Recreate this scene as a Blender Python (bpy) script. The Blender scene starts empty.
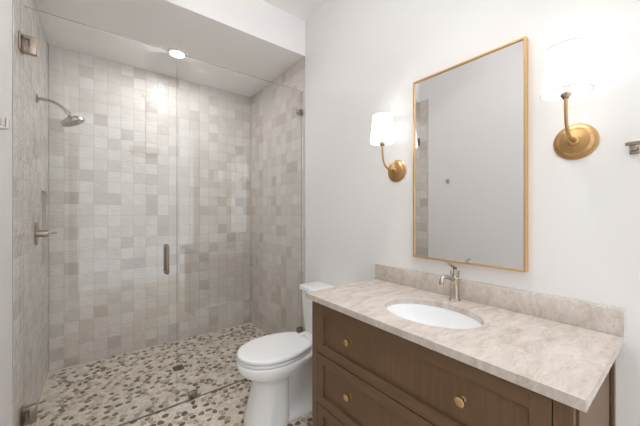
import bpy, bmesh, math, random
from mathutils import Vector, Matrix
random.seed(7)
PI = math.pi
S = bpy.context.scene
C = S.collection

# ------------------------------------------------------------------ camera
YAW = math.radians(37.55)
cam_d = bpy.data.cameras.new('camera')
cam = bpy.data.objects.new('camera', cam_d); C.objects.link(cam)
cam.location = (0, 0, 1.34)
cam.rotation_euler = (PI/2, 0, -YAW)
cam_d.sensor_width = 36; cam_d.lens = 36*289/640
cam_d.clip_start = 0.02
S.camera = cam
S.cycles.diffuse_bounces = 8; S.cycles.max_bounces = 16; S.cycles.transparent_max_bounces = 16

# ------------------------------------------------------------------ world, exposure
S.view_settings.view_transform = 'Standard'
S.view_settings.look = 'None'
S.view_settings.gamma = 1
S.view_settings.use_curve_mapping = False
S.view_settings.exposure = 0.56
W = bpy.data.worlds.new('world'); S.world = W; W.use_nodes = True
W.node_tree.nodes['Background'].inputs[0].default_value = (0.93, 0.965, 1.0, 1)
W.node_tree.nodes['Background'].inputs[1].default_value = 1.25

def area(name, loc, size, power, rot=(0, 0, 0), col=(1, .97, .93), shape='DISK', sy=None):
    d = bpy.data.lights.new(name, 'AREA'); d.energy = power; d.color = col
    d.shape = shape; d.size = size
    if sy: d.size_y = sy
    o = bpy.data.objects.new(name, d); C.objects.link(o)
    o.location = loc; o.rotation_euler = rot
    return o
CEIL = 3.08
FILL_LAMP = (.56, 1.2)
area('fill_uplighter_light', (*FILL_LAMP, CEIL-0.30), 0.34, 5, rot=(PI, 0, 0), col=(.97, .985, 1))     # inside an added, unseen bowl: brightens the ceiling for soft overhead light
FILL_LAMP2 = (.56, -.55)
DROP2 = .55
area('fill_uplighter_light', (*FILL_LAMP2, CEIL-0.30-DROP2), 0.34, 13, rot=(PI, 0, 0), col=(.97, .985, 1))  # second fill uplighter, added behind the camera to brighten the room
CAN = (1.0, .735)
area('vanity_fill_light', (*CAN, CEIL-.008), 0.11, 1.5, col=(.97, .985, 1)).data.spread = math.radians(75)  # assumed downlight, added for more overhead light on the worktop
area('shower_lamp_light', (0.56, 2.82, 2.758), 0.11, 5.5, col=(.98, .985, 1))

# ------------------------------------------------------------------ materials
def mat(name, col, rough=.5, metal=0, spec=.5, **kw):
    m = bpy.data.materials.new(name); m.use_nodes = True
    b = m.node_tree.nodes['Principled BSDF']
    b.inputs['Base Color'].default_value = (*col, 1)
    b.inputs['Roughness'].default_value = rough
    b.inputs['Metallic'].default_value = metal
    b.inputs['Specular IOR Level'].default_value = spec
    for k, v in kw.items(): b.inputs[k.replace('_', ' ')].default_value = v
    return m
def srgb(r, g, b):
    f = lambda c: (c/255/12.92) if c/255 <= .04045 else ((c/255+.055)/1.055)**2.4
    return (f(r), f(g), f(b))
def nodes(m):
    nt = m.node_tree
    return nt, nt.nodes['Principled BSDF'], nt.nodes.new, nt.links.new
def noise_bump(m, scale, strength, dist=.002, detail=3, stretch=None):
    nt, b, N, L = nodes(m)
    tc = N('ShaderNodeTexCoord'); n = N('ShaderNodeTexNoise'); bp = N('ShaderNodeBump')
    n.inputs['Scale'].default_value = scale; n.inputs['Detail'].default_value = detail
    bp.inputs['Strength'].default_value = strength; bp.inputs['Distance'].default_value = dist
    if stretch:
        mp = N('ShaderNodeMapping'); mp.inputs['Scale'].default_value = stretch
        L(tc.outputs['Object'], mp.inputs[0]); L(mp.outputs[0], n.inputs['Vector'])
    else: L(tc.outputs['Object'], n.inputs['Vector'])
    L(n.outputs['Fac'], bp.inputs['Height']); L(bp.outputs[0], b.inputs['Normal'])
    return m
def noise_color(m, c1, c2, scale, detail=4, stretch=(1, 1, 1), lo=.35, hi=.65, dist=0, rot=(0,0,0)):
    nt, b, N, L = nodes(m)
    tc = N('ShaderNodeTexCoord'); mp = N('ShaderNodeMapping'); n = N('ShaderNodeTexNoise'); r = N('ShaderNodeValToRGB')
    mp.inputs['Scale'].default_value = stretch; mp.inputs['Rotation'].default_value = rot
    n.inputs['Scale'].default_value = scale; n.inputs['Detail'].default_value = detail; n.inputs['Distortion'].default_value = dist
    r.color_ramp.elements[0].position = lo; r.color_ramp.elements[1].position = hi
    r.color_ramp.elements[0].color = (*c1, 1); r.color_ramp.elements[1].color = (*c2, 1)
    L(tc.outputs['Object'], mp.inputs[0]); L(mp.outputs[0], n.inputs['Vector']); L(n.outputs['Fac'], r.inputs[0])
    L(r.outputs[0], b.inputs['Base Color'])
    return r

M_wall = noise_bump(mat('wall_paint', srgb(231, 230, 229), .6, spec=.3), 180, .06, .001)
M_ceil = noise_bump(mat('ceiling_paint', srgb(242, 241, 241), .8, spec=.2), 150, .06, .001)
M_trim = noise_bump(mat('trim_paint', srgb(236, 236, 235), .35), 90, .03, .001)

TILES = []
for i, c in enumerate([(217, 212, 206), (213, 207, 200), (220, 216, 210), (207, 200, 193), (201, 193, 186), (214, 208, 201), (195, 187, 180)]):
    m = mat('zellige_tile', srgb(*c), .09, spec=.22)
    d = srgb(*[v-7 for v in c]); noise_color(m, d, srgb(*c), 14, 3, lo=.3, hi=.7)
    noise_bump(m, 20, .48, .009, 2, stretch=(1, 1, 2.4))
    TILES.append(m)
M_grout = noise_bump(mat('tile_grout', srgb(184, 176, 168), .9), 200, .2)
PEB = []
for c in [(230, 220, 206), (238, 230, 218), (216, 202, 186), (190, 173, 157), (146, 130, 116), (118, 103, 90), (130, 122, 113), (242, 237, 229)]:
    m = mat('pebble_stone', srgb(*c), .5, spec=.4)
    noise_color(m, srgb(*[v*.88 for v in c]), srgb(*c), 60, 3)
    PEB.append(m)
M_pgrout = noise_bump(mat('pebble_grout', srgb(222, 212, 199), .9), 120, .4)

M_chrome = noise_bump(mat('polished_nickel', srgb(196, 186, 174), .16, 1), 60, .02)
M_nickel = noise_bump(mat('brushed_nickel', srgb(164, 151, 139), .24, 1), 80, .05)
M_nickel_dark = noise_bump(mat('nickel_gasket', srgb(70, 62, 56), .5, .3), 80, .05)
M_brass = noise_bump(mat('aged_brass', srgb(188, 152, 106), .3, 1), 70, .05)
M_knob = noise_bump(mat('champagne_brass', srgb(208, 176, 130), .26, 1), 70, .05)
M_mframe = noise_bump(mat('mirror_frame_gold', srgb(222, 186, 136), .34, 1), 70, .05)
M_satin = noise_bump(mat('satin_nickel', srgb(206, 200, 194), .38, 1), 70, .04)
M_mirror = noise_bump(mat('mirror_silver', (.9, .9, .9), .0, 1), 1, 0)
M_porc = noise_bump(mat('white_porcelain', srgb(238, 239, 240), .12, spec=.5), 8, .01)
M_seat = noise_bump(mat('white_seat_plastic', srgb(240, 240, 241), .2), 8, .01)
M_dark = noise_bump(mat('dark_gap', srgb(38, 32, 28), .8), 80, .1)
M_caulk = noise_bump(mat('threshold_metal', srgb(112, 98, 84), .4, .5), 80, .1)

# stained wood: grain along z
def wood(name, a, b_, stretch):
    m = mat(name, srgb(*a), .42, spec=.35)
    noise_color(m, srgb(*a), srgb(*b_), 18, 5, stretch=stretch, lo=.15, hi=.85, dist=.2)
    noise_bump(m, 40, .06, .0006, 4, stretch=stretch)
    return m
M_wood = wood('walnut_stain_upright', (98, 74, 53), (121, 93, 68), (4, 6, .35))
M_woodh = wood('walnut_stain_lengthwise', (98, 74, 53), (119, 91, 66), (6, .35, 6))

# taupe quartzite: clouds + thin pale veins
def stone():
    m = mat('taupe_quartzite', srgb(200, 188, 178), .22, spec=.5)
    nt, b, N, L = nodes(m)
    tc = N('ShaderNodeTexCoord'); mp = N('ShaderNodeMapping'); mp.inputs['Rotation'].default_value = (.3, .5, .75); mp.inputs['Scale'].default_value = (.8, 2.2, 1.4)
    L(tc.outputs['Object'], mp.inputs[0])
    n1 = N('ShaderNodeTexNoise'); n1.inputs['Scale'].default_value = 7.5; n1.inputs['Detail'].default_value = 8; n1.inputs['Roughness'].default_value = .62; n1.inputs['Distortion'].default_value = 1.1
    L(mp.outputs[0], n1.inputs['Vector'])
    r1 = N('ShaderNodeValToRGB'); e = r1.color_ramp.elements
    e[0].position = .3; e[0].color = (*srgb(180, 165, 153), 1); e[1].position = .7; e[1].color = (*srgb(213, 205, 198), 1)
    x = e.new(.45); x.color = (*srgb(195, 183, 174), 1); x = e.new(.56); x.color = (*srgb(203, 193, 185), 1)
    L(n1.outputs['Fac'], r1.inputs[0])
    n2 = N('ShaderNodeTexNoise'); n2.inputs['Scale'].default_value = 5.5; n2.inputs['Detail'].default_value = 6; n2.inputs['Distortion'].default_value = 2.2
    L(mp.outputs[0], n2.inputs['Vector'])
    a = N('ShaderNodeMath'); a.operation = 'SUBTRACT'; a.inputs[1].default_value = .5; L(n2.outputs['Fac'], a.inputs[0])
    ab = N('ShaderNodeMath'); ab.operation = 'ABSOLUTE'; L(a.outputs[0], ab.inputs[0])
    r2 = N('ShaderNodeValToRGB'); r2.color_ramp.elements[0].color = (.45, .45, .45, 1); r2.color_ramp.elements[1].color = (0, 0, 0, 1); r2.color_ramp.elements[1].position = .03
    L(ab.outputs[0], r2.inputs[0])
    mx = N('ShaderNodeMix'); mx.data_type = 'RGBA'; L(r2.outputs[0], mx.inputs[0]); L(r1.outputs[0], mx.inputs[6]); mx.inputs[7].default_value = (*srgb(219, 211, 204), 1)
    n3 = N('ShaderNodeTexNoise'); n3.inputs['Scale'].default_value = 26; n3.inputs['Detail'].default_value = 4; L(mp.outputs[0], n3.inputs['Vector'])
    r3 = N('ShaderNodeValToRGB'); r3.color_ramp.elements[0].position = .28; r3.color_ramp.elements[1].position = .36
    r3.color_ramp.elements[0].color = (.5, .5, .5, 1); r3.color_ramp.elements[1].color = (0, 0, 0, 1); L(n3.outputs['Fac'], r3.inputs[0])
    m2 = N('ShaderNodeMix'); m2.data_type = 'RGBA'; L(r3.outputs[0], m2.inputs[0]); L(mx.outputs[2], m2.inputs[6]); m2.inputs[7].default_value = (*srgb(172, 155, 142), 1)
    L(m2.outputs[2], b.inputs['Base Color'])
    return m
M_stone = stone()

# clear glass pane: straight-through transparency + Fresnel-weighted gloss
def glass(name, tint, base=.06):
    m = bpy.data.materials.new(name); m.use_nodes = True
    nt = m.node_tree; nt.nodes.clear(); N = nt.nodes.new; L = nt.links.new
    out = N('ShaderNodeOutputMaterial'); mix = N('ShaderNodeMixShader'); t = N('ShaderNodeBsdfTransparent'); g = N('ShaderNodeBsdfGlossy')
    t.inputs[0].default_value = (*tint, 1); g.inputs['Roughness'].default_value = 0.0
    lw = N('ShaderNodeLayerWeight'); lw.inputs[0].default_value = .5
    p = N('ShaderNodeMath'); p.operation = 'POWER'; p.inputs[1].default_value = 5; L(lw.outputs['Facing'], p.inputs[0])
    ma = N('ShaderNodeMath'); ma.operation = 'MULTIPLY_ADD'; ma.inputs[1].default_value = .9; ma.inputs[2].default_value = base; L(p.outputs[0], ma.inputs[0])
    L(ma.outputs[0], mix.inputs[0]); L(t.outputs[0], mix.inputs[1]); L(g.outputs[0], mix.inputs[2]); L(mix.outputs[0], out.inputs[0])
    return m
M_glass = glass('clear_glass', (.982, .986, .982))
M_gedge = noise_bump(mat('glass_edge_green', srgb(172, 180, 174), .15, Transmission_Weight=.35), 30, .02)

def emit(name, col, strength, base=(.9, .9, .88)):
    m = mat(name, base, .8)
    b = m.node_tree.nodes['Principled BSDF']
    b.inputs['Emission Color'].default_value = (*col, 1); b.inputs['Emission Strength'].default_value = strength
    noise_bump(m, 300, .1, .0005)
    return m
M_shade = emit('lit_linen_shade', (1, .98, .96), .75)
M_bulb = emit('lit_bulb', (1, .95, .88), 4)
M_led = emit('lit_led_lens', (1, .97, .93), 6)
M_shadetrim = noise_bump(mat('shade_piping', srgb(205, 198, 190), .8), 200, .1)

# ------------------------------------------------------------------ mesh helpers
def build(name, bm, m, parent=None, smooth=30, bevel=0, seg=2, loc=None):
    bmesh.ops.recalc_face_normals(bm, faces=bm.faces[:])
    me = bpy.data.meshes.new(name); bm.to_mesh(me); bm.free()
    for x in (m if isinstance(m, list) else [m]): me.materials.append(x)
    if smooth:
        me.polygons.foreach_set('use_smooth', [True]*len(me.polygons))
        me.set_sharp_from_angle(angle=math.radians(smooth))
    o = bpy.data.objects.new(name, me); C.objects.link(o)
    if parent is not None:
        o.parent = parent
        o.matrix_parent_inverse = Matrix.Translation(-Vector(parent_origin(parent)))
    if bevel:
        md = o.modifiers.new('bevel', 'BEVEL'); md.width = bevel; md.segments = seg; md.limit_method = 'ANGLE'; md.angle_limit = math.radians(50)
    return o
def parent_origin(p):
    return p.location if p.type == 'EMPTY' else Vector((0, 0, 0))   # part meshes carry room coordinates
def tag(o, label, cat, group=None):
    o['label'] = label; o['category'] = cat
    if group: o['group'] = group
    return o
def thing(name, label, cat, loc, group=None):
    o = bpy.data.objects.new(name, None); C.objects.link(o); o.location = loc
    o.empty_display_size = .05
    return tag(o, label, cat, group)
def struct(name, bm, m, parent=None, **k):
    o = build(name, bm, m, parent, **k)
    if parent is None: o['kind'] = 'structure'
    return o
def box(bm, x0, x1, y0, y1, z0, z1, mi=0):
    v = [bm.verts.new((x, y, z)) for z in (z0, z1) for y in (y0, y1) for x in (x0, x1)]
    for q in ((0, 2, 3, 1), (4, 5, 7, 6), (0, 1, 5, 4), (2, 6, 7, 3), (0, 4, 6, 2), (1, 3, 7, 5)):
        f = bm.faces.new([v[i] for i in q]); f.material_index = mi
    return v
def rbox(x0, x1, y0, y1, z0, z1, r=.003, seg=2):
    bm = bmesh.new(); box(bm, x0, x1, y0, y1, z0, z1)
    bmesh.ops.bevel(bm, geom=bm.edges[:], offset=r, segments=seg, profile=.5, affect='EDGES')
    return bm
def B(*a, **k):
    bm = bmesh.new(); box(bm, *a, **k); return bm
def frame_of(d):
    d = d.normalized(); a = Vector((0, 0, 1)) if abs(d.z) < .9 else Vector((1, 0, 0))
    u = d.cross(a).normalized(); return u, d.cross(u).normalized()
def tube(bm, pts, radii, n=14, caps=True, mi=0, sq=None):
    """swept tube along pts, parallel-transported"""
    pts = [Vector(p) for p in pts]
    if not isinstance(radii, (list, tuple)): radii = [radii]*len(pts)
    rings = []; u = None
    for i, p in enumerate(pts):
        d = (pts[min(i+1, len(pts)-1)]-pts[max(i-1, 0)]).normalized()
        if u is None: u, w = frame_of(d)
        else:
            u = (u-d*u.dot(d)).normalized(); w = d.cross(u)
        rings.append([bm.verts.new(p+(u*math.cos(2*PI*k/n)+w*math.sin(2*PI*k/n))*radii[i]) for k in range(n)])
    for a, b in zip(rings, rings[1:]):
        for k in range(n):
            f = bm.faces.new((a[k], a[(k+1) % n], b[(k+1) % n], b[k])); f.material_index = mi
    if caps:
        bm.faces.new(rings[0]).material_index = mi; bm.faces.new(rings[-1]).material_index = mi
def lathe(bm, prof, base, axis=(0, 0, 1), n=28, mi=0, close=True):
    """prof: (radius, height along axis) pairs"""
    base = Vector(base); d = Vector(axis).normalized(); u, w = frame_of(d)
    rings = []
    for r, h in prof:
        if r < 1e-6: rings.append([bm.verts.new(base+d*h)])
        else: rings.append([bm.verts.new(base+d*h+(u*math.cos(2*PI*k/n)+w*math.sin(2*PI*k/n))*r) for k in range(n)])
    for a, b in zip(rings, rings[1:]):
        for k in range(n):
            q = [a[k % len(a)], a[(k+1) % len(a)], b[(k+1) % len(b)], b[k % len(b)]]
            q2 = []
            for v in q:
                if v not in q2: q2.append(v)
            if len(q2) > 2: bm.faces.new(q2).material_index = mi
    if close:
        for r in (rings[0], rings[-1]):
            if len(r) > 2: bm.faces.new(r).material_index = mi
def LT(*a, **k):
    bm = bmesh.new(); lathe(bm, *a, **k); return bm
def TB(*a, **k):
    bm = bmesh.new(); tube(bm, *a, **k); return bm
def bez(p0, p1, p2, p3, n=14):
    p0, p1, p2, p3 = map(Vector, (p0, p1, p2, p3)); r = []
    for i in range(n+1):
        t = i/n; s = 1-t
        r.append(p0*s**3+p1*3*s*s*t+p2*3*s*t*t+p3*t**3)
    return r
def loft(bm, secs, cap0=True, cap1=True):
    rings = [[bm.verts.new(p) for p in s] for s in secs]
    n = len(rings[0])
    for a, b in zip(rings, rings[1:]):
        for k in range(n): bm.faces.new((a[k], a[(k+1) % n], b[(k+1) % n], b[k]))
    if cap0: bm.faces.new(rings[0])
    if cap1: bm.faces.new(rings[-1])

# ------------------------------------------------------------------ the room
LX, RX = -0.333, 1.495      # left and right wall faces
TL, TR = -0.329, 1.489      # tile faces in the shower
BY, GY, FY = 3.338, 2.21, -1.2
SOF = 2.765
TLY, TRY = 2.04, 2.166      # where the tile starts on either side

# floor: mosaic of flat pebbles set in grout (one mesh)
def pebble_floor():
    x0, x1, y0, y1 = LX, RX, .35, BY
    dx, dy = .048, .031
    pts = []
    r = 0; y = y0-dy
    while y < y1+dy:
        x = x0-dx+(dx/2 if r % 2 else 0)
        while x < x1+dx:
            pts.append((x+random.uniform(-.015, .015), y+random.uniform(-.0115, .0115))); x += dx
        y += dy; r += 1
    cell = {}; darks = []
    for i, p in enumerate(pts): cell.setdefault((int(p[0]//.06), int(p[1]//.06)), []).append(i)
    verts, faces, mi, sm = [], [], [], []
    def quadbox(a0, a1, b0, b1, z0, z1):
        k = len(verts)
        verts.extend([(a0, b0, z1), (a1, b0, z1), (a1, b1, z1), (a0, b1, z1), (a0, b0, z0), (a1, b0, z0), (a1, b1, z0), (a0, b1, z0)])
        for q in ((0, 1, 2, 3), (7, 6, 5, 4), (0, 4, 5, 1), (1, 5, 6, 2), (2, 6, 7, 3), (3, 7, 4, 0)):
            faces.append([k+j for j in q]); mi.append(0); sm.append(False)
    quadbox(LX-.15, RX+.15, FY-.8, BY+.1, -.08, -.0045)
    for i, (px, py) in enumerate(pts):
        poly = [(px+a, py+b) for a, b in ((-.06, -.06), (.06, -.06), (.06, .06), (-.06, .06))]
        cx, cy = int(px//.06), int(py//.06)
        for ix in (-2, -1, 0, 1, 2):
            for iy in (-2, -1, 0, 1, 2):
                for j in cell.get((cx+ix, cy+iy), ()):
                    if j == i: continue
                    qx, qy = pts[j]; mx, my = (px+qx)/2, (py+qy)/2; nx, ny = qx-px, qy-py
                    new = []
                    for k in range(len(poly)):
                        a, b = poly[k], poly[(k+1) % len(poly)]
                        da = (a[0]-mx)*nx+(a[1]-my)*ny; db = (b[0]-mx)*nx+(b[1]-my)*ny
                        if da <= 0: new.append(a)
                        if da*db < 0:
                            t = da/(da-db); new.append((a[0]+(b[0]-a[0])*t, a[1]+(b[1]-a[1])*t))
                    poly = new
        if len(poly) < 3: continue
        gx = sum(p[0] for p in poly)/len(poly); gy = sum(p[1] for p in poly)/len(poly)
        for _ in range(2):                                   # round the cell into a worn pebble
            poly = [q for k in range(len(poly)) for q in (
                (poly[k][0]*.75+poly[(k+1) % len(poly)][0]*.25, poly[k][1]*.75+poly[(k+1) % len(poly)][1]*.25),
                (poly[k][0]*.25+poly[(k+1) % len(poly)][0]*.75, poly[k][1]*.25+poly[(k+1) % len(poly)][1]*.75))]
        m = random.choices(range(1, 9), (19, 18, 11, 15, 13, 12, 9, 9))[0]
        if m >= 5 and m < 8:                                 # dark stones are scattered, seldom side by side
            if any((gx-a)**2+(gy-b)**2 < .046**2 for a, b in darks) and random.random() < .55: m = random.choice((1, 2, 3, 4, 4, 3))
            else: darks.append((gx, gy))
        sh = random.uniform(.76, .90) if 5 <= m < 8 else random.uniform(.80, .95)
        poly = [(gx+(p[0]-gx)*sh, gy+(p[1]-gy)*sh) for p in poly]
        if min(p[0] for p in poly) < x0+.002 or max(p[0] for p in poly) > x1-.002 or max(p[1] for p in poly) > y1-.002: continue
        n = len(poly); k = len(verts); top = -random.uniform(0, .0012)
        for s, z in ((1, -.0046), (.97, -.0026), (.86, top-.0006)):
            verts.extend((gx+(p[0]-gx)*s, gy+(p[1]-gy)*s, z) for p in poly)
        verts.append((gx, gy, top))
        for q in range(2):
            for a in range(n):
                b = (a+1) % n; faces.append((k+q*n+a, k+q*n+b, k+(q+1)*n+b, k+(q+1)*n+a)); mi.append(m); sm.append(True)
        for a in range(n): faces.append((k+2*n+a, k+2*n+(a+1) % n, k+3*n)); mi.append(m); sm.append(True)
    me = bpy.data.meshes.new('floor'); me.from_pydata(verts, [], faces)
    for m in [M_pgrout]+PEB: me.materials.append(m)
    me.polygons.foreach_set('material_index', mi); me.polygons.foreach_set('use_smooth', sm); me.update()
    o = bpy.data.objects.new('floor', me); C.objects.link(o); o['kind'] = 'structure'
pebble_floor()

# plain walls and ceiling
struct('wall_right', B(RX, RX+.15, FY-.15, BY+.15, -.08, CEIL+.1), M_wall)
bm = bmesh.new()
NY0, NY1, NZ0, NZ1 = 2.955, 3.205, .945, 1.512       # niche opening
ND = .09
x0, x1 = LX-.2, LX
box(bm, x0, x1, FY-.15, NY0, -.08, CEIL+.1)
box(bm, x0, x1, NY1, BY+.15, -.08, CEIL+.1)
box(bm, x0, x1, NY0, NY1, -.08, NZ0); box(bm, x0, x1, NY0, NY1, NZ1, CEIL+.1)
box(bm, x0, LX-ND-.01, NY0, NY1, NZ0, NZ1)
struct('wall_left', bm, M_wall)
struct('wall_back', B(LX, RX, BY+.012, BY+.15, -.08, CEIL+.1), M_wall)
DX0, DX1, DZ = LX+.09, RX-.09, 2.85                            # unseen doorway behind the camera, widened to let more world light in
bm = bmesh.new()
box(bm, LX, DX0, FY-.12, FY, -.08, CEIL+.1); box(bm, DX1, RX, FY-.12, FY, -.08, CEIL+.1); box(bm, DX0, DX1, FY-.12, FY, DZ, CEIL+.1)
struct('wall_front', bm, M_wall)
bm = bmesh.new()
box(bm, DX0-.07, DX0+.01, FY, FY+.018, -.004, DZ+.08); box(bm, DX1-.01, DX1+.07, FY, FY+.018, -.004, DZ+.08); box(bm, DX0-.07, DX1+.07, FY, FY+.019, DZ-.01, DZ+.08)
struct('trim_1', bm, M_trim)
struct('ceiling', B(LX-.2, RX+.15, FY-.15, TRY+.001, CEIL, CEIL+.1), M_ceil)
struct('ceiling_shower', B(LX, RX, TRY, BY+.012, SOF, CEIL+.1), M_ceil)
struct('baseboard_right', rbox(RX-.014, RX, 1.30, TRY-.004, -.003, .12, .003), M_trim)
struct('baseboard_left', rbox(LX, LX+.014, FY+.02, TLY-.004, -.003, .12, .003), M_trim)

# zellige tiles: every tile slightly tilted and bevelled, walls are one mesh each
def cut(rects, h):
    out = []
    for (a, b, c, d) in rects:
        ha, hb, hc, hd = h
        if b <= ha or a >= hb or d <= hc or c >= hd: out.append((a, b, c, d)); continue
        if a < ha: out.append((a, ha, c, d))
        if b > hb: out.append((hb, b, c, d))
        a2, b2 = max(a, ha), min(b, hb)
        if c < hc: out.append((a2, b2, c, hc))
        if d > hd: out.append((a2, b2, hd, d))
    return out
def tiles(bm, P, s0, s1, z0, z1, sref, zref, back, pitch=(.102, .1035), hole=None):
    """P(s, z, h): wall coordinates (along, up, out of the wall) to the room"""
    rects = []
    i0 = math.floor((s0-sref)/pitch[0]); j0 = math.floor((z0-zref)/pitch[1])
    i = i0
    while sref+i*pitch[0] < s1:
        j = j0
        while zref+j*pitch[1] < z1:
            a, b = sref+i*pitch[0], sref+(i+1)*pitch[0]; c, d = zref+j*pitch[1], zref+(j+1)*pitch[1]
            a, b, c, d = max(a, s0), min(b, s1), max(c, z0), min(d, z1)
            if b-a > .006 and d-c > .006: rects.append((a, b, c, d))
            j += 1
        i += 1
    if hole: rects = cut(rects, hole)
    # grout bed
    for (a, b, c, d) in (cut([(s0, s1, z0, z1)], hole) if hole else [(s0, s1, z0, z1)]):
        v = [bm.verts.new(P(s, z, h)) for h in (-back, -.0014) for z in (c, d) for s in (a, b)]
        for q in ((0, 2, 3, 1), (4, 5, 7, 6), (0, 1, 5, 4), (2, 6, 7, 3), (0, 4, 6, 2), (1, 3, 7, 5)): bm.faces.new([v[k] for k in q]).material_index = len(TILES)
    for (a, b, c, d) in rects:
        g = .0015; e = .0018
        if b-a < .012 or d-c < .012: e = .001
        ta, tb, tc = random.gauss(0, .0016), random.gauss(0, .0016), random.uniform(-.0008, .0003)
        m = random.choices(range(7), (26, 20, 16, 15, 9, 14, 4))[0]
        cs, cz = (a+b)/2, (c+d)/2
        H = lambda s, z: min(tc+ta*(s-cs)+tb*(z-cz), .0006)
        o4 = [(a+g, c+g), (b-g, c+g), (b-g, d-g), (a+g, d-g)]; i4 = [(a+g+e, c+g+e), (b-g-e, c+g+e), (b-g-e, d-g-e), (a+g+e, d-g-e)]
        lo = [bm.verts.new(P(s, z, -.003)) for s, z in o4]; mid = [bm.verts.new(P(s, z, H(s, z)-.0006)) for s, z in o4]; hi = [bm.verts.new(P(s, z, H(s, z))) for s, z in i4]
        for r0, r1 in ((lo, mid), (mid, hi)):
            for k in range(4): bm.faces.new((r0[k], r0[(k+1) % 4], r1[(k+1) % 4], r1[k])).material_index = m
        bm.faces.new(hi).material_index = m
TM = TILES+[M_grout]
bm = bmesh.new(); tiles(bm, lambda s, z, h: (s, BY-h, z), TL, TR, -.003, SOF, -.132, 1.419, .0115)
struct('wall_shower_back', bm, TM, smooth=0)
bm = bmesh.new(); tiles(bm, lambda s, z, h: (TR-h, s, z), TRY, BY-.001, -.003, SOF, BY-.03, 1.419, -.0055+.011)
struct('wall_shower_right', bm, TM, smooth=0)
bm = bmesh.new(); tiles(bm, lambda s, z, h: (TL+h, s, z), TLY, BY-.001, -.003, SOF, BY-.06, 1.419, .0035, hole=(NY0, NY1, NZ0, NZ1))
# tiled niche lining: back and four returns, 1 cm thick
for a in ((LX-ND-.01, LX-ND, NY0, NY1, NZ0, NZ1), (LX-ND, TL, NY1-.008, NY1, NZ0, NZ1), (LX-ND, TL, NY0, NY0+.008, NZ0, NZ1), (LX-ND, TL, NY0+.008, NY1-.008, NZ1-.008, NZ1), (LX-ND, TL, NY0+.008, NY1-.008, NZ0, NZ0+.008)):
    box(bm, *a, mi=4)
struct('wall_shower_left', bm, TM, smooth=0)
struct('trim_2', rbox(TL+.002, TR-.002, GY-.0025, GY+.0025, -.003, .0055, .0005), M_caulk)

# ------------------------------------------------------------------ ceiling lights
t = thing('recessed_light', 'round white recessed downlight glowing in the shower ceiling', 'ceiling light', (.56, 2.82, SOF))
build('trim_ring', LT([(.056, -.004), (.058, -.010), (.070, -.012), (.082, -.008), (.084, 0), (.056, 0)], (.56, 2.82, SOF), n=40), M_trim, t)
build('lens', LT([(0, -.004), (.056, -.004), (.056, 0), (0, 0)], (.56, 2.82, SOF), n=40, close=False), M_led, t)
t = thing('recessed_light', 'added round white recessed downlight, out of view in the main ceiling, lighting the stone worktop', 'ceiling light', (*CAN, CEIL))
build('trim_ring', LT([(.056, -.002), (.058, -.010), (.070, -.012), (.082, -.008), (.084, 0), (.056, 0)], (*CAN, CEIL), n=40), M_trim, t)
build('lens', LT([(0, -.003), (.056, -.003), (.056, 0), (0, 0)], (*CAN, CEIL), n=40, close=False), M_shade, t)
for LP, dr, lab in ((FILL_LAMP, 0, 'added fill light: round white uplighter bowl, out of view in front of the shower'), (FILL_LAMP2, DROP2, 'added fill light: round white uplighter bowl, out of view behind the camera')):
    t = thing('fill_uplighter', lab, 'ceiling light', (*LP, CEIL))  # bowl added to hold the fill light, out of view
    build('bowl', LT([(r, h-dr) for r, h in ((.21, -.245), (.205, -.30), (.17, -.345), (.09, -.37), (0, -.375), (0, -.368), (.09, -.363), (.165, -.338), (.198, -.298), (.204, -.245), (.21, -.245))], (*LP, CEIL), n=40, close=False), M_trim, t)
    build('stem', TB([(*LP, CEIL-.018), (*LP, CEIL-.365-dr)], .009), M_brass, t)
    build('canopy', LT([(.06, -.0005), (.06, -.015), (.05, -.022), (0, -.022)], (*LP, CEIL), close=False), M_brass, t)

# ------------------------------------------------------------------ shower glass
def pane(name, x0, x1, z0, z1, parent, y=GY, th=.009):
    bm = bmesh.new(); box(bm, x0, x1, y-th/2, y+th/2, z0, z1)
    bm.faces.ensure_lookup_table(); bm.normal_update()
    for f in bm.faces: f.material_index = 0 if abs(f.normal.y) > .5 else 1
    return build(name, bm, [M_glass, M_gedge], parent, smooth=0)
GT = 2.457
door = thing('shower_door', 'frameless clear glass shower door hinged to the left tile wall', 'shower door', (.06, GY, .009))
pane('glass_pane', TL+.012, .436, .0065, GT, door)
def hinge(z):
    h = build('hinge', rbox(TL+.0075, -.266, GY-.016, GY+.016, z-.047, z+.047, .002), M_nickel, door)
    build('wall_plate', rbox(TL+.0007, TL+.0068, GY-.055, GY+.03, z-.047, z+.047, .0015), M_nickel, h)
    build('pivot', TB([(TL+.012, GY, z-.044), (TL+.012, GY, z+.044)], .009), M_nickel, h)
    bm = bmesh.new(); box(bm, -.320, -.293, GY-.0172, GY-.0155, z+.023, z+.028); box(bm, -.298, -.293, GY-.0172, GY-.0155, z-.014, z+.023)
    build('notch', bm, M_nickel_dark, h)
hinge(2.25); hinge(.245)
bm = bmesh.new()
HX = .372
for sgn in (-1, 1):
    ys = GY+sgn*.006; yo = GY+sgn*.052
    z0, z1 = .935, 1.115
    pts = [(HX, ys, z0)]+[Vector(p) for p in bez((HX, yo-sgn*.014, z0), (HX, yo, z0), (HX, yo, z0), (HX, yo, z0+.014), 5)]+[Vector(p) for p in bez((HX, yo, z1-.014), (HX, yo, z1), (HX, yo, z1), (HX, yo-sgn*.014, z1), 5)]+[(HX, ys, z1)]
    tube(bm, pts, .0095, 12)
    for z in (z0, z1): lathe(bm, [(.014, 0), (.014, .004), (.01, .006)], (HX, GY+sgn*.0048, z), (0, sgn, 0), 16)
build('pull_handle', bm, M_nickel, door)
panel = thing('shower_glass_panel', 'fixed clear glass shower panel beside the door, ending at the right wall', 'glass panel', (.96, GY, .009))
pane('glass_pane', .442, TR-.006, .0065, GT, panel)
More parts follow.
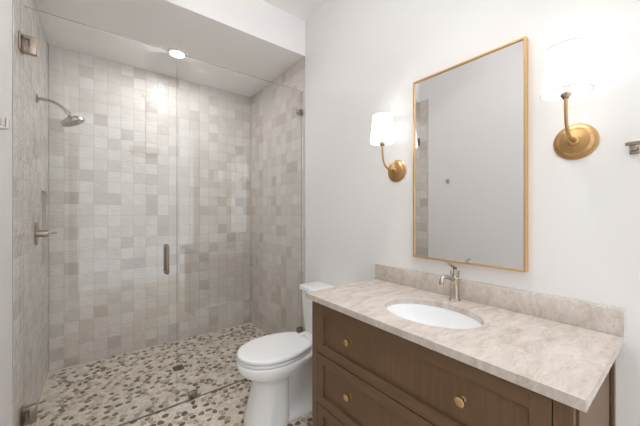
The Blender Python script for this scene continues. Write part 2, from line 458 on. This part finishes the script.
for (x0, x1, z0, z1) in ((.512, .570, .0070, .056), (TR-.052, TR-.001, 2.235, 2.285), (TR-.052, TR-.001, .245, .295)):
    build('clip', rbox(x0, x1, GY-.014, GY+.014, z0, z1, .002), M_nickel, panel)

# ------------------------------------------------------------------ shower fittings
sy = 2.70
t = thing('showerhead', 'round brushed nickel shower head on a curved arm from left tile wall', 'shower head', (TL, sy, 2.11))
build('wall_flange', LT([(.030, 0.0008), (.030, .004), (.024, .009), (.012, .012)], (TL, sy, 2.11), (1, 0, 0)), M_nickel, t)
arm = bez((TL+.004, sy, 2.11), (TL+.09, sy, 2.118), (TL+.125, sy, 2.09), (TL+.155, sy, 2.055), 12)
build('arm', TB(arm, .0105), M_nickel, t)
ax = Vector((.5, 0, -1)).normalized(); p = Vector((TL+.155, sy, 2.057))
build('ball_joint', LT([(.0, 0), (.013, .003), (.018, .013), (.014, .024), (.012, .03), (.016, .036), (.016, .044)], p, ax), M_chrome, t)
hd = build('head', LT([(.014, .036), (.032, .044), (.054, .054), (.068, .066), (.071, .078), (.071, .086), (.067, .090), (.0, .090)], p, ax, n=36, close=False), M_nickel, t)
bm = bmesh.new(); u_, w_ = frame_of(ax)
for r, k in ((.015, 6), (.032, 12), (.05, 18)):
    for a in range(k):
        q = p+ax*.089+(u_*math.cos(2*PI*a/k)+w_*math.sin(2*PI*a/k))*r
        lathe(bm, [(.0032, 0), (.0026, .004), (0, .0045)], q, ax, 8)
build('spray_nozzles', bm, M_nickel_dark, hd)
vz = 1.20
t = thing('shower_valve', 'brushed nickel shower valve with round plate and lever on left tile wall', 'shower valve', (TL, sy, vz))
build('escutcheon', LT([(.078, .0008), (.078, .004), (.073, .008), (.03, .010), (.02, .011)], (TL, sy, vz), (1, 0, 0), 40), M_nickel, t)
build('hub', LT([(.024, .009), (.024, .058), (.021, .064), (.0, .064)], (TL, sy, vz), (1, 0, 0)), M_nickel, t)
build('lever', TB([(TL+.05, sy, vz), (TL+.075, sy, vz+.001), (TL+.105, sy, vz+.006)], [.008, .0065, .006]), M_nickel, t)
t = thing('floor_drain', 'square dark metal drain set into the pebble shower floor', 'drain', (.552, 2.73, 0))
bm = bmesh.new(); box(bm, .510, .594, 2.688, 2.772, -.003, .0015)
build('frame', bm, M_nickel_dark, t, bevel=.001)
bm = bmesh.new()
for k in range(5): box(bm, .517, .587, 2.696+k*.0150, 2.702+k*.0150, .0012, .003)
build('grate', bm, M_nickel_dark, t)

# ------------------------------------------------------------------ toilet
TC = 1.722
def dsec(z, xf, xb, hw, n=40, pf=2.0, pb=3.2, split=.45):
    """elongated D outline: round nose at xf (towards -x), squarer back"""
    xm = xf+(xb-xf)*split; out = []
    for k in range(n):
        a = 2*PI*k/n; ca, sa = math.cos(a), math.sin(a)
        L_, p = (xb-xm, pb) if ca > 0 else (xm-xf, pf)
        x = xm+L_*math.copysign(abs(ca)**(2/p), ca); y = TC+hw*math.copysign(abs(sa)**(2/p), sa)
        out.append((x, y, z))
    return out
t = thing('toilet', 'white elongated toilet with closed lid between vanity and shower glass', 'toilet', (1.1, TC, 0))
bm = bmesh.new()
loft(bm, [dsec(.0005, .735, 1.0, .138, pb=5), dsec(.012, .734, 1.0, .139, pb=5), dsec(.06, .749, .998, .134, pb=5), dsec(.16, .776, .996, .129, pb=5), dsec(.25, .793, .996, .127, pb=5), dsec(.280, .790, 1.0, .130, pb=4), dsec(.294, .768, 1.06, .143, pb=3.5), dsec(.312, .734, 1.12, .162), dsec(.335, .703, 1.17, .180), dsec(.36, .690, 1.2, .187), dsec(.385, .688, 1.21, .189), dsec(.396, .690, 1.21, .187), dsec(.400, .697, 1.208, .182)])
build('bowl', bm, M_porc, t, smooth=50)
bm = bmesh.new()
loft(bm, [dsec(.0008, .86, 1.47, .137, pb=6, pf=3), dsec(.014, .86, 1.47, .135, pb=6, pf=3), dsec(.03, .87, 1.46, .118, pb=6, pf=3), dsec(.06, .88, 1.46, .098, pb=6, pf=3), dsec(.16, .9, 1.46, .094, pb=6, pf=3), dsec(.25, .95, 1.45, .104, pb=6, pf=3), dsec(.33, 1.0, 1.45, .130, pb=6, pf=3), dsec(.385, 1.1, 1.455, .165, pb=6, pf=3), dsec(.402, 1.1, 1.455, .167, pb=6, pf=3)])
build('trapway', bm, M_porc, t, smooth=40)
bm = bmesh.new()
def lsec(z, o, n=20):
    """seat outline: oval nose, sides drawn in towards the hinge, flat back edge; o = inset"""
    xf, xm, xb, hw, hb = .690+o, .925, 1.182-o, .190-o, .112-o
    side = [(xm-(xm-xf)*math.cos(PI/2*k/n), hw*math.sin(PI/2*k/n)) for k in range(1, n+1)]
    for k in range(1, 13):
        t_ = k/12; side.append((xm+(xb-.012-xm)*t_, hw+(hb+.010-hw)*t_**2.1))
    side += [(xb-.004, hb+.003), (xb, hb-.008)]
    return [(xf, TC, z)]+[(x, TC+y, z) for x, y in side]+[(x, TC-y, z) for x, y in reversed(side)]
loft(bm, [lsec(.406, .008), lsec(.4085, .003), lsec(.421, .003), lsec(.4235, .008)])
build('seat', bm, M_seat, t, smooth=35)
bm = bmesh.new()
loft(bm, [lsec(.430, .009), lsec(.4325, .001), lsec(.444, 0), lsec(.4495, .004), lsec(.452, .013), lsec(.4535, .035)])
build('lid', bm, M_seat, t, smooth=45)
for sg in (-1, 1):
    build('hinge', rbox(1.184, 1.225, TC+sg*.075-.024, TC+sg*.075+.024, .4025, .436, .008, 3), M_seat, t)
TY0, TY1 = 1.482, 1.952
def rsec(x0, x1, y0, y1, z, r=.03, n=6):
    out = []
    for cx, cy, a0 in ((x1-r, y1-r, 0), (x0+r, y1-r, 90), (x0+r, y0+r, 180), (x1-r, y0+r, 270)):
        for k in range(n+1):
            a = math.radians(a0+90*k/n); out.append((cx+r*math.cos(a), cy+r*math.sin(a), z))
    return out
bm = bmesh.new()
loft(bm, [rsec(1.315, 1.478, TY0+.035, TY1-.035, .403), rsec(1.31, 1.48, TY0+.028, TY1-.028, .42), rsec(1.298, 1.482, TY0+.012, TY1-.012, .60), rsec(1.292, 1.483, TY0+.008, TY1-.008, .728)])
tank = build('tank', bm, M_porc, t, smooth=40)
bm = bmesh.new()
loft(bm, [rsec(1.283, 1.486, TY0, TY1, .7285, .03), rsec(1.278, 1.488, TY0-.004, TY1+.004, .733, .032), rsec(1.278, 1.488, TY0-.004, TY1+.004, .757, .032), rsec(1.283, 1.486, TY0, TY1, .7635, .03), rsec(1.30, 1.475, TY0+.02, TY1-.02, .7655, .025)])
build('tank_lid', bm, M_porc, t, smooth=40)
build('flush_lever', TB([(1.296, TY0+.07, .66), (1.27, TY0+.07, .66), (1.262, TY0+.085, .66), (1.262, TY0+.15, .655)], [.008, .008, .007, .006]), M_chrome, t)

# ------------------------------------------------------------------ vanity
CX0, CY0, CY1, CZ = .908, .157, 1.311, .90
XF, VY0, VY1, VZ = .935, .184, 1.287, .871
van = thing('vanity_cabinet', 'brown stained wooden vanity cabinet with three wide drawers under stone worktop', 'cabinet', (1.2, .735, 0))
xb = RX-.002
bm = bmesh.new()
# side panels, deck, back and face frame of the carcass
for y0, y1, s in ((VY0, VY0+.02, 1), (VY1-.02, VY1, -1)):
    box(bm, XF+.022, xb-.050, y0+(.004 if s > 0 else 0), y1-(.004 if s < 0 else 0), .10, VZ)   # stops short of the rear stile: open joint
box(bm, XF+.02, xb, VY0+.02, VY1-.02, .10, .12)
box(bm, xb-.012, xb, VY0+.02, VY1-.02, .12, VZ-.16)
box(bm, XF+.05, XF+.058, VY0+.02, VY1-.02, .12, VZ-.015)
build('carcass', bm, M_wood, van, smooth=0)
def stile(y0, y1): return rbox(XF, XF+.022, y0, y1, .004, VZ, .0012, 1)
build('face_stile', stile(VY0, VY0+.042), M_wood, van)
build('face_stile', stile(VY1-.042, VY1), M_wood, van)
build('rail', rbox(XF+.001, XF+.02, VY0+.043, VY1-.043, VZ-.014, VZ, .001, 1), M_woodh, van)
build('rail', rbox(XF+.001, XF+.02, VY0+.043, VY1-.043, .055, .098, .001, 1), M_woodh, van)
for y0, y1 in ((VY0, VY0+.02), (VY1-.02, VY1)):                 # side frame: rear stile, front stile, rails
    s = 0 if y0 == VY0 else 1
    ya, yb = (y0-.006, y0+.003) if s == 0 else (y1-.003, y1+.006)
    bm = bmesh.new()
    box(bm, XF+.0225, XF+.045, ya, yb, .004, VZ)
    box(bm, xb-.03, xb, ya, yb, .004, VZ)
    box(bm, XF+.045, xb-.051, ya, yb, .10, .15); box(bm, xb-.051, xb-.029, ya+.002, yb-.002, .10, .12)
    build('side_frame', bm, M_wood, van, smooth=0, bevel=.001)
for x in (XF+.0, xb-.05):
    for y in (VY0, VY1-.045):
        build('leg', rbox(x+.023 if x == XF else x, x+.05, y+.002, y+.043, 0, .099, .002, 1), M_wood, van)
DY0, DY1 = VY0+.0445, VY1-.0445
def drawer(z0, z1):
    w = .049
    a = (XF+.0015, XF+.024)
    dr = build('drawer', B(XF+.0150, XF+.023, DY0+w-.004, DY1-w+.004, z0+w-.004, z1-w+.004), M_wood, van, smooth=0)
    for y0, y1 in ((DY0, DY0+w), (DY1-w, DY1)): build('drawer_stile', B(*a, y0, y1, z0, z1), M_wood, dr, smooth=0, bevel=.0012)
    for q0, q1 in ((z0, z0+w), (z1-w, z1)): build('drawer_rail', B(*a, DY0+w, DY1-w, q0, q1), M_woodh, dr, smooth=0, bevel=.0012)
    zc = (z0+z1)/2+(.005 if z0 > .5 else .016)
    for y in (.999, .464):
        build('knob', LT([(.0085, -.0005), (.0085, .002), (.0055, .004), (.0052, .012), (.009, .019), (.0155, .022), (.0168, .025), (.0163, .030), (.012, .033), (0, .0338)], (XF+.0150, y, zc), (-1, 0, 0), 24, close=False), M_knob, dr)
drawer(.5970, .855); drawer(.3250, .5915); drawer(.1005, .3195)

# worktop with oval cut-out
SX, SY, SA, SB = 1.183, .728, .166, .216
def worktop():
    bm = bmesh.new()
    outer = (CX0, RX-.0005, CY0, CY1)
    ang = sorted([2*PI*k/64 for k in range(64)]+[math.atan2(y-SY, x-SX) % (2*PI) for x in outer[:2] for y in outer[2:]])
    ring = []
    for a in ang:
        c_, s_ = math.cos(a), math.sin(a)
        tt = min(((outer[1]-SX)/c_ if c_ > 1e-9 else (outer[0]-SX)/c_ if c_ < -1e-9 else 9), ((outer[3]-SY)/s_ if s_ > 1e-9 else (outer[2]-SY)/s_ if s_ < -1e-9 else 9))
        po = (SX+c_*tt, SY+s_*tt)
        k = 1/math.sqrt((c_/SA)**2+(s_/SB)**2); pi_ = (SX+c_*k, SY+s_*k)
        pm = (SX+c_*(k+.003), SY+s_*(k+.003))
        ring.append([bm.verts.new((*po, CZ)), bm.verts.new((*pm, CZ)), bm.verts.new((*pi_, CZ-.003)), bm.verts.new((*pi_, VZ)), bm.verts.new((*po, VZ))])
    n = len(ring)
    for i in range(n):
        a, b = ring[i], ring[(i+1) % n]
        for k in range(5): bm.faces.new((a[k], a[(k+1) % 5], b[(k+1) % 5], b[k]))
    return build('countertop', bm, M_stone, None, smooth=35, bevel=.0025)
tag(worktop(), 'pale taupe veined stone worktop with oval sink cut-out on the brown vanity', 'countertop')
tag(build('backsplash', rbox(RX-.021, RX-.0005, CY0, CY1, CZ+.0003, CZ+.097, .0015, 2), M_stone), 'low taupe stone backsplash strip standing on the worktop against the wall', 'backsplash')

# undermount basin
t = thing('sink_basin', 'white oval undermount sink basin below the stone worktop', 'sink', (SX, SY, VZ))
bm = bmesh.new()
prof = [(1.10, -.0003), (1.015, -.0003), (1.0, -.006), (.97, -.04), (.90, -.085), (.76, -.118), (.5, -.136), (.22, -.143), (.06, -.145)]
out = [(.06, -.157), (.3, -.156), (.6, -.145), (.86, -.118), (1.0, -.08), (1.06, -.03), (1.10, -.014)]
rings = [[(SX+r*SA*math.cos(2*PI*k/48), SY+r*SB*math.sin(2*PI*k/48), VZ+h) for k in range(48)] for r, h in prof+out]
loft(bm, rings+[rings[0]], False, False)
bmesh.ops.remove_doubles(bm, verts=bm.verts[:], dist=1e-5)
build('bowl', bm, M_porc, t, smooth=50)
build('drain', LT([(.021, -.001), (.021, .002), (.016, .003), (.015, .001), (0, .001)], (SX, SY, VZ-.1435), (0, 0, 1), close=False), M_chrome, t)
# faucet
fx, fy = 1.425, .74
t = thing('faucet', 'polished nickel single lever faucet with short arched spout behind the sink', 'faucet', (fx, fy, CZ))
build('base_plate', LT([(.028, .0003), (.028, .004), (.024, .008), (.018, .010)], (fx, fy, CZ)), M_chrome, t)
build('body', LT([(.0235, .008), (.0222, .03), (.0202, .075), (.0200, .102), (.0215, .106), (.0215, .113), (.016, .118)], (fx, fy, CZ)), M_chrome, t)
sp = bez((fx-.008, fy, CZ+.108), (fx-.05, fy, CZ+.116), (fx-.075, fy, CZ+.132), (fx-.105, fy, CZ+.132), 8)+bez((fx-.105, fy, CZ+.132), (fx-.120, fy, CZ+.132), (fx-.125, fy, CZ+.122), (fx-.125, fy, CZ+.108), 6)[1:]
s_ = build('spout', TB(sp, [.0115]*3+[.0098]*(len(sp)-3)), M_chrome, t)
build('aerator', LT([(.0118, .012), (.0118, 0), (.009, -.003), (0, -.003)], (fx-.125, fy, CZ+.099), (0, 0, 1), close=False), M_chrome, s_)
build('cap', LT([(.0155, .114), (.009, .122), (.009, .150), (.0105, .152), (.0105, .160), (0, .161)], (fx, fy, CZ), close=False), M_chrome, t)
bm = bmesh.new()
for sg in (-1, 1): tube(bm, [(fx, fy+sg*.0135, CZ+.112), (fx, fy+sg*.0185, CZ+.132), (fx, fy+sg*.021, CZ+.152)], [.0065, .0055, .0045], 10)
build('yoke', bm, M_chrome, t)
bm = bmesh.new()
loft(bm, [[(x, fy-w, CZ+z-h), (x, fy+w, CZ+z-h), (x, fy+w, CZ+z+h), (x, fy-w, CZ+z+h)] for x, z, w, h in ((fx+.009, .163, .008, .004), (fx-.006, .168, .009, .004), (fx-.035, .180, .010, .003), (fx-.066, .193, .011, .0025))])
build('lever_handle', bm, M_chrome, t, smooth=0, bevel=.0015)

# ------------------------------------------------------------------ mirror
my0, my1, mz0, mz1 = .447, 1.010, 1.083, 2.105
t = thing('mirror', 'tall rectangular mirror in a thin gold frame above the faucet', 'mirror', (RX, .745, mz0))
bm = bmesh.new(); fw = .009; x0, x1 = RX-.032, RX-.0005
box(bm, x0, x1, my0, my0+fw, mz0, mz1); box(bm, x0, x1, my1-fw, my1, mz0, mz1)
box(bm, x0, x1, my0+fw, my1-fw, mz0, mz0+fw); box(bm, x0, x1, my0+fw, my1-fw, mz1-fw, mz1)
build('frame', bm, M_mframe, t, smooth=0, bevel=.001)
build('mirror_glass', B(RX-.024, RX-.002, my0+fw-.001, my1-fw+.001, mz0+fw-.001, mz1-fw+.001), M_mirror, t, smooth=0)

# ------------------------------------------------------------------ sconces
def sconce(y, z, label):
    sx = 1.356
    t = thing('wall_sconce', label, 'wall lamp', (RX, y, z), 'brass sconces on either side of the mirror')
    build('back_plate', LT([(.070, .0005), (.070, .004), (.066, .008), (.058, .010), (.054, .012), (.047, .019), (.026, .024), (.019, .026), (.017, .034), (.012, .038), (0, .038)], (RX, y, z), (-1, 0, 0), 40, close=False), M_brass, t)
    pts = bez((RX-.03, y, z), (RX-.115, y, z-.004), (sx-.001, y, z+.03), (sx, y, z+.125), 14)+[Vector((sx, y, z+.150))]
    build('arm', TB(pts, .0056), M_brass, t)
    build('socket', LT([(.009, .138), (.016, .148), (.017, .156), (.013, .160), (.013, .195), (0, .197)], (sx, y, z), (0, 0, 1), close=False), M_nickel, t)
    build('bulb', LT([(.010, .196), (.018, .215), (.024, .235), (.02, .255), (0, .266)], (sx, y, z), (0, 0, 1), close=False), M_bulb, t)
    zb, zt = z+.158, z+.324; rb, rt = .0745, .0565
    sh = build('shade', LT([(rb, zb), (rt, zt), (rt-.0015, zt), (rb-.0015, zb), (rb, zb)], (sx, y, 0), (0, 0, 1), 40, close=False), M_shade, t)
    bm = bmesh.new()
    lathe(bm, [(rb+.0008, zb-.001), (rb+.0008, zb+.003), (rb-.002, zb+.003), (rb-.002, zb-.001), (rb+.0008, zb-.001)], (sx, y, 0), (0, 0, 1), 40, close=False)
    build('piping', bm, M_shadetrim, sh); bm = bmesh.new()
    lathe(bm, [(rt+.0008, zt-.003), (rt+.0008, zt+.001), (rt-.002, zt+.001), (rt-.002, zt-.003), (rt+.0008, zt-.003)], (sx, y, 0), (0, 0, 1), 40, close=False)
    build('piping', bm, M_shadetrim, sh)
    bm = bmesh.new()
    for k in range(3):
        a = 2*PI*k/3+.4; tube(bm, [(sx, y, z+.19), (sx+math.cos(a)*.062, y+math.sin(a)*.062, z+.255)], .0012, 6)
    build('shade_spider', bm, M_brass, sh)
    d = bpy.data.lights.new('sconce_light', 'POINT'); d.energy = .12; d.shadow_soft_size = .035; d.color = (1, .95, .9)
    l = bpy.data.objects.new('sconce_light', d); C.objects.link(l); l.location = (0, 0, 0); l.parent = t; l.location = (sx-RX, 0, .285)
sconce(1.148, 1.604, 'brass wall sconce with lit white shade left of mirror, nearer the shower')
sconce(.290, 1.620, 'brass wall sconce with lit white shade right of mirror, nearest the camera')

# ------------------------------------------------------------------ small wall fittings
t = thing('towel_bar', 'brushed nickel towel bar end on the right wall at the photo edge', 'towel bar', (RX, .0, 1.57))
bx, by0, by1, bz = 1.425, -.12, .147, 1.572
build('bar', rbox(bx-.0065, bx+.0065, by0, by1, bz-.005, bz+.008, .003, 3), M_nickel, t)
for y in (by0+.03, by1-.016):
    build('post', rbox(bx-.006, RX-.006, y-.007, y+.007, bz-.016, bz-.0055, .002, 2), M_nickel, t)
    build('wall_plate', rbox(RX-.0055, RX-.0005, y-.012, y+.012, bz-.026, bz+.004, .002, 2), M_nickel, t)
t = thing('robe_hook', 'small nickel robe hook on the white left wall beside the shower', 'hook', (LX, 1.785, 1.72))
build('wall_plate', rbox(LX+.0005, LX+.007, 1.765, 1.805, 1.693, 1.745, .002), M_satin, t)
build('prong', TB([(LX+.005, 1.785, 1.703), (LX+.017, 1.785, 1.698), (LX+.026, 1.785, 1.702), (LX+.028, 1.785, 1.712), (LX+.028, 1.785, 1.742)], [.007, .007, .007, .007, .0075], 12), M_satin, t)
